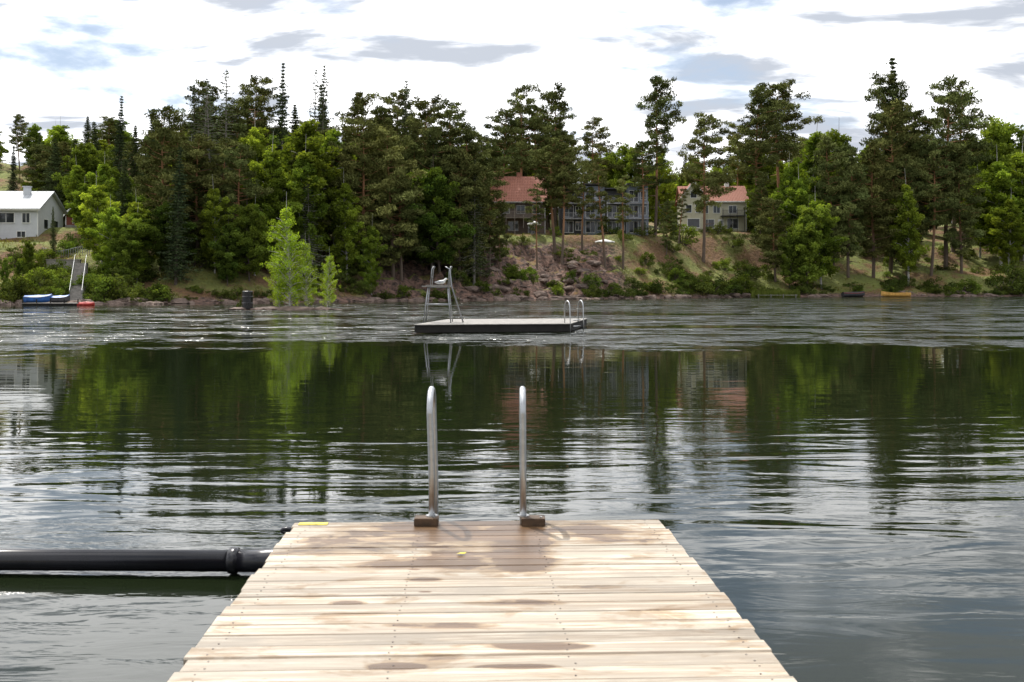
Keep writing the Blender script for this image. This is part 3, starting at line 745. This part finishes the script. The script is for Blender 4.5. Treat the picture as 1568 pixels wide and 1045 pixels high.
def tiles(name, c1, c2):
    m, nt, b = mat(name); co = objco(nt)
    f = ntex(nt, co, 1.5, 5, .65); c = mixc(nt, f, c1, c2)
    w = N(nt, "ShaderNodeTexWave"); w.bands_direction = 'X'; w.inputs['Scale'].default_value = 1.1; L(nt, co, w.inputs['Vector'])
    w2 = N(nt, "ShaderNodeTexWave"); w2.bands_direction = 'Y'; w2.inputs['Scale'].default_value = 1.0; L(nt, co, w2.inputs['Vector'])
    hsum = math_(nt, 'ADD', w.outputs['Fac'], w2.outputs['Fac'])
    c = mixc(nt, math_(nt, 'MULTIPLY', ramp(nt, hsum, .6, .1), .5), c, tuple(x*.4 for x in c1))
    L(nt, c, b.inputs['Base Color']); b.inputs['Roughness'].default_value = .8
    bp = N(nt, "ShaderNodeBump"); bp.inputs['Distance'].default_value = .05; L(nt, hsum, bp.inputs['Height']); L(nt, bp.outputs[0], b.inputs['Normal'])
    return m
M_TILE = tiles("red_roof_tiles", (0.24, 0.085, 0.055), (0.38, 0.16, 0.105))
M_DARKROOF = simple("dark_roof_felt", (0.06, 0.06, 0.065), .8)
m, nt, b = mat("standing_seam_metal"); co = objco(nt)
w = N(nt, "ShaderNodeTexWave"); w.bands_direction = 'X'; w.wave_profile = 'SAW'; w.inputs['Scale'].default_value = .55; L(nt, co, w.inputs['Vector'])
L(nt, mixc(nt, ramp(nt, w.outputs['Fac'], .9, .95), (.40, .42, .44), (.2, .21, .22)), b.inputs['Base Color']); b.inputs['Roughness'].default_value = .55
bp = N(nt, "ShaderNodeBump"); bp.inputs['Distance'].default_value = .05; L(nt, w.outputs['Fac'], bp.inputs['Height']); L(nt, bp.outputs[0], b.inputs['Normal'])
M_METROOF = m
M_CONC = simple("concrete", (0.24, 0.225, 0.205), .85, var=.25)

def gable_house(name, px, D, py, w, d, wh, rh, rz, wallm, roofm, wins, trim, ridge='x', base=.5, over=.45, door=None, chimney=None, basem=None):
    e = empty(name, (at(px, D), D, zat(py, D)), rz)
    g = Geo()
    if ridge == 'x':
        vs = [(-w/2, 0, 0), (w/2, 0, 0), (w/2, d, 0), (-w/2, d, 0), (-w/2, 0, wh), (w/2, 0, wh), (w/2, d, wh), (-w/2, d, wh), (-w/2, d/2, wh+rh), (w/2, d/2, wh+rh)]
        fs = [(0, 1, 5, 4), (2, 3, 7, 6), (1, 2, 6, 9, 5), (3, 0, 4, 8, 7)]
    else:
        vs = [(-w/2, 0, 0), (w/2, 0, 0), (w/2, d, 0), (-w/2, d, 0), (-w/2, 0, wh), (w/2, 0, wh), (w/2, d, wh), (-w/2, d, wh), (0, 0, wh+rh), (0, d, wh+rh)]
        fs = [(0, 1, 5, 8, 4), (2, 3, 7, 9, 6), (1, 2, 6, 5), (3, 0, 4, 7)]
    g.add(vs, fs); g.obj("walls", [wallm], parent=e)
    g = Geo(); g.box((0, d/2, -1.2), (w+.06, d+.06, 3.0)); g.obj("foundation", [basem or M_CONC], parent=e)
    g = Geo(); th = .16
    if ridge == 'x':
        sl = rh/(d/2)
        for s_ in (0, 1):
            ys_ = [-over, d/2] if s_ == 0 else [d+over, d/2]; z0 = wh-over*sl+.02; z1 = wh+rh+.02
            x0, x1 = -w/2-over, w/2+over
            vs = [(x0, ys_[0], z0), (x1, ys_[0], z0), (x1, ys_[1], z1), (x0, ys_[1], z1)]; vs += [(a, b_, c_+th) for a, b_, c_ in vs]
            g.add(vs, [(0, 1, 2, 3), (4, 5, 6, 7), (0, 1, 5, 4), (1, 2, 6, 5), (3, 0, 4, 7)])
    else:
        sl = rh/(w/2)
        for s_ in (-1, 1):
            x0, x1 = s_*(w/2+over), 0; z0 = wh-over*sl+.02; z1 = wh+rh+.02
            vs = [(x0, -over, z0), (x1, -over, z1), (x1, d+over, z1), (x0, d+over, z0)]; vs += [(a, b_, c_+th) for a, b_, c_ in vs]
            g.add(vs, [(0, 1, 2, 3), (4, 5, 6, 7), (0, 1, 5, 4), (1, 2, 6, 5), (3, 0, 4, 7), (2, 3, 7, 6)])
    g.obj("roof", [roofm], parent=e)
    gt = Geo(); gg = Geo()
    if ridge == 'y':
        for s_ in (-1, 1):
            x0 = s_*(w/2+over); z0 = wh-over*sl
            vs = [(x0, -over-.04, z0-.12), (0, -over-.04, wh+rh-.12), (0, -over-.04, wh+rh+.2), (x0, -over-.04, z0+.2)]
            vs += [(a, b_+.036, c_) for a, b_, c_ in vs]
            gt.add(vs, [(0, 1, 2, 3), (4, 5, 6, 7), (0, 1, 5, 4), (2, 3, 7, 6), (3, 0, 4, 7)])
    else:
        gt.box((0, -over-.02, wh-over*sl-.03), (w+2*over, .03, .2))
        gt.tube([(-w/2-over, -over-.09, wh-over*sl+.05), (w/2+over, -over-.09, wh-over*sl+.05)], .06, 8)
    for s_ in (-1, 1): gt.box((s_*(w/2-.06), -.015, wh/2+.15), (.14, .026, wh-.3))
    for (x, z, ww, hh) in wins:
        gg.box((x, -.005, z), (ww, .04, hh))
        t = .09
        gt.box((x, -.03, z+hh/2+t/2), (ww+2*t, .07, t)); gt.box((x, -.04, z-hh/2-t/2), (ww+2*t, .1, t))
        gt.box((x-ww/2-t/2, -.03, z), (t, .07, hh)); gt.box((x+ww/2+t/2, -.03, z), (t, .07, hh))
        if ww > .8: gt.box((x, -.028, z), (.06, .02, hh-.004))
    for s_ in (-1, 1):
        for yy_ in (d*.3, d*.7):
            gg.box((s_*w/2, yy_, wh*.55), (.04, 1.1, 1.2)); gt.box((s_*(w/2+.015), yy_, wh*.55+.65), (.06, 1.3, .1)); gt.box((s_*(w/2+.015), yy_, wh*.55-.65), (.06, 1.3, .1))
    if door:
        gt.box((door, -.03, 1.35), (1.1, .05, 2.15)); gg.box((door, -.062, 1.8), (.5, .012, .8))
    gt.obj("trim", [trim], parent=e); gg.obj("windows", [M_GLASS], parent=e)
    if chimney:
        g = Geo(); g.box((chimney[0], chimney[1], wh+rh), (.8, .6, chimney[2])); g.box((chimney[0], chimney[1], wh+rh+chimney[2]/2+.06), (.95, .75, .12)); g.obj("chimney", [chimney[3]], parent=e)
    return e
W_WHITE = wallmat("white_boards", (.66, .68, .71)); W_BROWN = wallmat("brown_boards", (.10, .072, .058)); W_CREAM = wallmat("cream_boards", (.58, .55, .41))
W_RED = wallmat("red_boards", (.22, .06, .035)); W_GREY = wallmat("blue_grey_boards", (.28, .32, .39)); W_DARK = wallmat("dark_boards", (.055, .055, .06))
M_TRIM = simple("grey_trim", (.35, .34, .33))
white = gable_house("white_house", -4, 127, 371, 10.2, 8, 4.4, 2.3, .05, W_WHITE, M_METROOF, [(-3.3, 3.1, 1.1, 1.2), (1.1, 3.1, 2.0, 1.2), (3.6, 3.1, .9, 1.2), (3.0, 1.0, 1.0, .7), (-1.6, 1.0, 1.0, .7)], M_WHITE, chimney=(2.3, 3.4, 1.3, W_WHITE))
gable_house("red_cottage", 117, 140, 348, 3.2, 5, 1.6, 1.6, -.1, W_RED, M_DARKROOF, [(0, 1.0, .9, .8)], M_WHITE, ridge='y')
br = gable_house("brown_house", 783, 168, 361, 11.5, 9, 6.0, 4.3, .04, W_BROWN, M_TILE, [(-4, 4.4, 1.3, 1.3), (-1, 4.4, 1.3, 1.3), (1.6, 4.4, 1.3, 1.3), (4.2, 4.4, 1.1, 1.3), (-4, 1.6, 1.3, 1.3), (.3, 1.6, 1.6, 1.5), (3.4, 1.4, 1.0, 2)], M_TRIM, chimney=(1.5, 4.6, 1.4, simple("brick", (.3, .12, .08))))
g = Geo()
g.box((.5, -1.0, 2.9), (6, 1.9, .14))
for k in range(5): g.box((-2.4+k*1.45, -1.9, 1.45+.8), (.1, .1, 4.5 if k%2==0 else 2.2))
g.box((.5, -1.9, 3.95), (6, .08, .08))
for k in range(40): g.box((-2.4+k*.148, -1.9, 3.42), (.05, .03, .95))
g.obj("balcony", [simple("balcony_timber", (.2, .17, .14))], parent=br)
cr = gable_house("cream_house", 1094, 188, 356, 12.0, 9, 6.0, 3.0, -.05, W_CREAM, M_TILE, [(-4.4, 4.3, 1.2, 1.4), (-1.8, 4.3, 1.2, 1.4), (.4, 4.3, 1.2, 1.3), (-3.9, 1.6, 1.0, 1.8), (-1.2, 1.6, 2.2, 1.6), (3.4, 4.3, 1.4, 1.3), (3.4, 1.6, 2.0, 1.8)], M_WHITE, door=1.2, chimney=(3, 4.5, 1.6, M_WHITE))
g = Geo()
gx0, gw, gh = -4.0, 4.6, 3.0
g.add([(gx0-gw/2, -.6, 0), (gx0+gw/2, -.6, 0), (gx0+gw/2, -.6, 6.6), (gx0, -.6, 6.6+gh), (gx0-gw/2, -.6, 6.6), (gx0-gw/2, 4.5, 0), (gx0+gw/2, 4.5, 0), (gx0+gw/2, 4.5, 6.6), (gx0, 4.5, 6.6+gh), (gx0-gw/2, 4.5, 6.6)],
      [(0, 1, 2, 3, 4), (1, 6, 7, 2), (5, 0, 4, 9)])
g.obj("gable_walls", [W_CREAM], parent=cr)
g = Geo(); gt = Geo()
for s_ in (-1, 1):
    x0 = gx0+s_*(gw/2+.4); z0 = 6.6-.4*gh/(gw/2)
    vs = [(x0, -1.0, z0), (gx0, -1.0, 6.6+gh), (gx0, 5, 6.6+gh), (x0, 5, z0)]; vs += [(a, b_, c_+.15) for a, b_, c_ in vs]
    g.add(vs, [(0, 1, 2, 3), (4, 5, 6, 7), (0, 1, 5, 4), (3, 0, 4, 7)])
    vs = [(x0, -1.06, z0-.15), (gx0, -1.06, 6.45+gh), (gx0, -1.06, 6.8+gh), (x0, -1.06, z0+.2)]; vs += [(a, b_+.05, c_) for a, b_, c_ in vs]
    gt.add(vs, [(0, 1, 2, 3), (4, 5, 6, 7), (2, 3, 7, 6), (0, 1, 5, 4)])
gw_ = Geo()
for (x, z, ww, hh) in [(gx0, 7.1, 1.1, 1.2), (gx0-.9, 4.4, 1.0, 1.4), (gx0+.9, 4.4, 1.0, 1.4), (gx0, 1.7, 2.2, 1.6)]:
    gw_.box((x, -.61, z), (ww, .04, hh)); gt.box((x, -.64, z+hh/2+.05), (ww+.2, .06, .1)); gt.box((x, -.64, z-hh/2-.05), (ww+.2, .06, .1)); gt.box((x-ww/2-.05, -.64, z), (.1, .06, hh)); gt.box((x+ww/2+.05, -.64, z), (.1, .06, hh))
g.obj("gable_roof", [M_TILE], parent=cr); gt.obj("gable_trim", [M_WHITE], parent=cr); gw_.obj("gable_windows", [M_GLASS], parent=cr)
g = Geo(); g.box((3.3, -.9, 3.0), (4.4, 1.7, .15))
for k in range(4): g.box((1.3+k*1.33, -1.7, 2.2), (.1, .1, 4.4))
g.box((3.3, -1.7, 4.05), (4.2, .07, .07))
for k in range(28): g.box((1.25+k*.152, -1.7, 3.55), (.035, .03, .9))
g.obj("balcony", [W_DARK], parent=cr)
mo = empty("terraced_house", (at(926, 172), 172, zat(361, 172)), .02)
g = Geo(); gt = Geo(); gg = Geo(); gd = Geo(); gb = Geo()
Wm = 15.0
for k in range(4):
    x = -Wm/2+Wm/4*(k+.5); mi = [1, 0, 1, 0][k]
    g.box((x, 4, 3.9+(.4 if k % 2 else 0)), (Wm/4-.01, 8-(.3 if k % 2 else 0), 7.8+(.8 if k % 2 else 0)), mi)
    yf = 0+(.15 if k % 2 else 0)
    for fl in range(3):
        z = .3+fl*2.65
        if fl < 2 or k % 2:
            gg.box((x-.6, yf-.005, z+1.2), (1.5, .05, 1.9)); gg.box((x+1.05, yf-.005, z+1.35), (.9, .05, 1.4))
            for q, wq, hq, zc_ in ((x-.6, 1.5, 1.9, z+1.2), (x+1.05, .9, 1.4, z+1.35)):
                for s_ in (-1, 1): gt.box((q+s_*(wq/2+.04), yf-.04, zc_), (.08, .08, hq)); gt.box((q, yf-.045, zc_+s_*(hq/2+.04)), (wq+.16, .09, .08))
                gt.box((q, yf-.042, zc_), (.06, .04, hq-.004))
    gd.box((x, 3.6, 8.05+(.8 if k % 2 else 0)), (Wm/4+.12, 9.4, .22 if k%2 else .18))
    for fl in (1, 2):
        z = .15+fl*2.65
        gb.box((x, -.9, z), (Wm/4-.3, 1.75, .14))
        gb.box((x, -1.74, z+1.0), (Wm/4-.3, .05, .06))
        for q in range(20): gb.box((x-Wm/8+.3+q*.165, -1.74, z+.53), (.03, .025, .9))
        for s_ in (-1, 1): gb.box((x+s_*(Wm/8-.22), -1.66, z/2+.2), (.1, .1, z+.2))
g.box((0, 4, -1.5), (Wm+.1, 8.1, 3.2), 3)
g.obj("walls", [W_GREY, W_DARK, W_WHITE, M_CONC], parent=mo); gt.obj("window_frames", [M_WHITE], parent=mo); gg.obj("windows", [M_GLASS], parent=mo)
gd.obj("roof", [M_DARKROOF], parent=mo); gb.obj("balconies", [simple("balcony_steel", (.38, .38, .40), .5, .3)], parent=mo)
for (px, D, py, rr) in [(926, 160, 369, 1.6), (818, 161, 350, 1.1)]:
    x = at(px, D); z0 = ground(x, D); z1 = zat(py, D)
    g = Geo(); z1 = max(z1, z0+1.9)
    g.tube([(x, D, z0-.1), (x, D, z1+.1)], .03, 8, 1)
    n = 16; vs = [(x, D, z1+.28)]+[(x+rr*math.cos(6.283*k/n), D+rr*math.sin(6.283*k/n), z1-.12-(.05 if k % 2 else 0)) for k in range(n)]
    g.add(vs, [(0, k+1, (k+1) % n+1) for k in range(n)])
    vs2 = [v for v in vs[1:]]+[(v[0], v[1], v[2]-.15) for v in vs[1:]]
    g.add(vs2, [(k, (k+1) % n, n+(k+1) % n, n+k) for k in range(n)])
    g.obj("garden_parasol", [M_WHITE, M_DARKW])

st = empty("concrete_stairs")
g = Geo(); gr_ = Geo()
sy0 = 99.0
ns = 24; prev = []
for k in range(ns):
    t = k/(ns-1); yy_ = sy0+.6+t*9.5; xx_ = at(116+8*t, yy_); zz = .45+t*3.9
    g.box((xx_, yy_+.2, zz/2-.25), (1.3, .42, zz+.5))
    if k % 4 == 0:
        for s_ in (-1, 1): gr_.tube([(xx_+s_*.62, yy_, zz), (xx_+s_*.62, yy_, zz+.95)], .018, 6)
    prev.append((xx_, yy_, zz))
for s_ in (-1, 1):
    gr_.tube([(p[0]+s_*.62, p[1], p[2]+.95) for p in prev], .02, 6)
g.obj("steps", [M_CONC], parent=st); gr_.obj("railings", [M_GALV], parent=st)
g = Geo()
for k in range(30):
    x = at(64, 118)+k*.28; g.box((x, 118.2, ground(x, 118.2)+.45), (.05, .05, 1.0))
x0, x1 = at(64, 118), at(64, 118)+29*.28
g.tube([(x0+(x1-x0)*k/8, 118.2, ground(x0+(x1-x0)*k/8, 118.2)+.92) for k in range(9)], .035, 6)
g.obj("garden_fence", [M_GALV])
g = Geo(); xw = at(95, 112); g.box((xw, 112.5, ground(xw, 112.5)+.2), (3.8, .35, 1.6)); g.box((xw, 112.5, ground(xw, 112.5)+1.04), (3.9, .45, .09)); g.obj("retaining_wall", [M_CONC])
for px, off, h, w in [(96, 4, 2.2, 1.0), (92, 8, 2.0, 1), (140, 5, 2.6, 1.1), (142, 10, 2.5, 1), (60, 7, 2.5, 1.2), (30, 5, 2.4, 1.2), (80, 12, 2, 1), (100, 22, 2, 1), (50, 16, 2.2, 1.3), (20, 18, 2, 1.3), (70, 19, 1.8, 1.3), (40, 22, 1.6, 1.3)]:
    x, y = locate(px, off); place('bush', x, y, h, w)

# ------------------------------------------------------------------ boats
def rowboat(name, x, y, z, ln, w, h, rz, hull, inner, cover=None):
    e = empty(name, (x, y, z), rz)
    def sec(t, k, ins=0):
        ww = max(0.0, (1-abs(t)**(2.4 if t > 0 else 5)))**.7*(w/2-ins)+.001
        if t < 0: ww = max(ww, .55*(w/2-ins))*1.0
        a = math.pi*k/8
        zz = h*(1+.35*max(0, t)**2+.1*t*t); bot = ins+.12*h*max(0, t)**3*3
        return (t*ln/2*(1-ins*.3), -ww*math.cos(a), zz-(zz-bot)*math.sin(a)**.6)
    for nm, ins, mt in (("hull", 0, hull), ("inside", .035, inner)):
        g = Geo(); n = 16; vs = []; fs = []
        for i in range(n+1):
            t = -1+2*i/n
            for k in range(9): vs.append(sec(t, k, ins))
        for i in range(n):
            for k in range(8): fs.append((i*9+k, i*9+k+1, (i+1)*9+k+1, (i+1)*9+k))
        fs.append(tuple(range(9)))
        g.add(vs, fs); g.obj(nm, [mt], parent=e, smooth=False)
    g = Geo()
    for k in (0, 8): g.tube([sec(-1+2*i/16, k, .015) for i in range(17)], .03, 6)
    if cover is None:
        for t in (-.6, -.1, .4): g.box((t*ln/2, 0, h*.72), (.22, w*.82*(1 if t < .2 else .8), .035))
    g.obj("gunwale_and_thwarts", [inner], parent=e)
    if cover:
        g = Geo(); vs = []; fs = []; n = 16
        for i in range(n+1):
            t = -.96+1.9*i/n; p = sec(t, 0); q = sec(t, 8)
            for k in range(7):
                u = k/6; vs.append((p[0], p[1]+(q[1]-p[1])*u, p[2]+.03+.22*math.sin(math.pi*u)*(1-abs(t)*.5)))
        for i in range(n):
            for k in range(6): fs.append((i*7+k, i*7+k+1, (i+1)*7+k+1, (i+1)*7+k))
        g.add(vs, fs); g.obj("tarpaulin", [cover], parent=e)
    return e
M_BLUE = simple("blue_tarp", (.03, .12, .38), .45, var=.3); M_REDP = simple("red_plastic", (.4, .025, .018), .4); M_ORW = simple("varnished_wood", (.72, .40, .10), .4)
M_DGR = simple("dark_hull", (.05, .05, .055), .5)
D0 = 94.5
rowboat("rowing_boat", at(57, D0), D0+.3, .25, 2.6, 1.2, .5, .1, M_BLUE, M_GREYW, M_BLUE)
rowboat("rowing_boat", at(88, D0), D0+.6, .25, 1.8, 1.0, .45, .15, M_DGR, M_DGR, M_BLUE)
rowboat("kayak", at(132, 94), 94.0, -.06, 1.6, .5, .18, .05, M_REDP, M_REDP, M_REDP)
rowboat("rowing_boat", at(1372, 167), 167.3, -.06, 5.2, 1.6, .7, math.pi+.15, M_ORW, M_ORW)
rowboat("rowing_boat", at(1310, 167), 168.0, 0.0, 4.4, 1.5, .6, .3, M_DGR, M_REDP, M_DGR)
g = Geo()
for k in range(36): g.box((at(36, 94)+k*.15, 94.9, .2), (.138, 2.2, .05))
for k in range(5): g.tube([(at(36, 94)+k*1.3, 93.9, -.8), (at(36, 94)+k*1.3, 93.9, .6)], .06, 8, 1)
g.box((at(36, 94)+2.6, 93.95, .08), (5.3, .08, .16), 1)
g.obj("shore_dock", [M_GREYW, M_DARKW])
g = Geo()
jx = at(1190, 160)
for k in range(44): g.box((jx-3.2+k*.15, 160.6, .35), (.138, 1.4, .04))
for k in range(4): g.tube([(jx-3+k*2, 160, -.5), (jx-3+k*2, 160, .5)], .06, 8)
g.obj("shore_jetty", [M_GREYW])
g = Geo(); C = []
for i in range(1500):
    px = random.uniform(1150, 1225); x, y = locate(px, random.uniform(-2.0, .5)); C.append((x, y, .5))
g.leaves(np.array(C), .75, .03, 0, 1.1, .3, 1, np.array([0, 0, 7]))
g.obj("reeds", [M_GRASS])

# ------------------------------------------------------------------ light, sky
Sd = Vector((-.26, .479, .839)).normalized()
sun = bpy.data.lights.new("sun", 'SUN'); sun.energy = 5.0; sun.angle = math.radians(.55); sun.color = (1, .955, .88)
so = bpy.data.objects.new("sun", sun); COL.objects.link(so); so.rotation_euler = Sd.to_track_quat('Z', 'Y').to_euler()
w = bpy.data.worlds.new("World"); sc.world = w; w.use_nodes = True; nt = w.node_tree
bg = nt.nodes['Background']
sky = N(nt, "ShaderNodeTexSky"); sky.sky_type = 'NISHITA'; sky.sun_disc = False
sky.sun_elevation = math.asin(Sd.z); sky.sun_rotation = math.atan2(Sd.x, Sd.y); sky.altitude = 50
tc = N(nt, "ShaderNodeTexCoord"); s = N(nt, "ShaderNodeSeparateXYZ"); L(nt, tc.outputs['Generated'], s.inputs[0])
zz = math_(nt, 'ADD', math_(nt, 'MAXIMUM', s.outputs[2], 0.0), .15)
cb = N(nt, "ShaderNodeCombineXYZ"); L(nt, math_(nt, 'DIVIDE', s.outputs[0], zz), cb.inputs[0]); L(nt, math_(nt, 'DIVIDE', s.outputs[1], zz), cb.inputs[1])
v = cb.outputs[0]
n1 = ntex(nt, v, 1.35, 8, .55, 1, 1.25, loc=(4.3, 1.7, 0), dist=.2)
n2 = ntex(nt, v, 1.9, 8, .55, .85, 1.6, loc=(3.4, 5.2, 3), dist=.3)
mask = ramp(nt, n1, .34, .50)
grey = ramp(nt, n2, .46, .60)
dp = N(nt, "ShaderNodeVectorMath"); dp.operation = 'DOT_PRODUCT'; L(nt, tc.outputs['Generated'], dp.inputs[0]); dp.inputs[1].default_value = tuple(Sd)
glow = math_(nt, 'ADD', 1.0, math_(nt, 'MULTIPLY', ramp(nt, dp.outputs['Value'], .2, .9), 1.4))
cl = N(nt, "ShaderNodeVectorMath"); cl.operation = 'SCALE'; cl.inputs[0].default_value = (11.6, 11.6, 11.7); L(nt, glow, cl.inputs['Scale'])
cloud = mixc(nt, math_(nt, 'MULTIPLY', grey, .96), cl.outputs[0], (5.6, 6.1, 7.0))
c = mixc(nt, mask, mixc(nt, .3, sky.outputs[0], (9.0, 10.2, 12.2)), cloud)
L(nt, c, bg.inputs[0]); bg.inputs[1].default_value = .1

# ------------------------------------------------------------------ camera
cam = bpy.data.cameras.new("camera"); co_ = bpy.data.objects.new("camera", cam); COL.objects.link(co_)
cam.lens = 35; cam.sensor_width = 36; co_.location = (0, 0, EYE); co_.rotation_euler = (math.radians(90), 0, 0)
cam.shift_y = -84.5/1568; cam.clip_end = 6000; cam.clip_start = .05
cam.dof.use_dof = True; cam.dof.focus_distance = 40; cam.dof.aperture_fstop = 7
sc.camera = co_
sc.view_settings.view_transform = 'Standard'; sc.view_settings.look = 'None'; sc.view_settings.exposure = 0
print("faces total protos", sum(len(m.polygons) for m in bpy.data.meshes), "objects", len(bpy.data.objects))
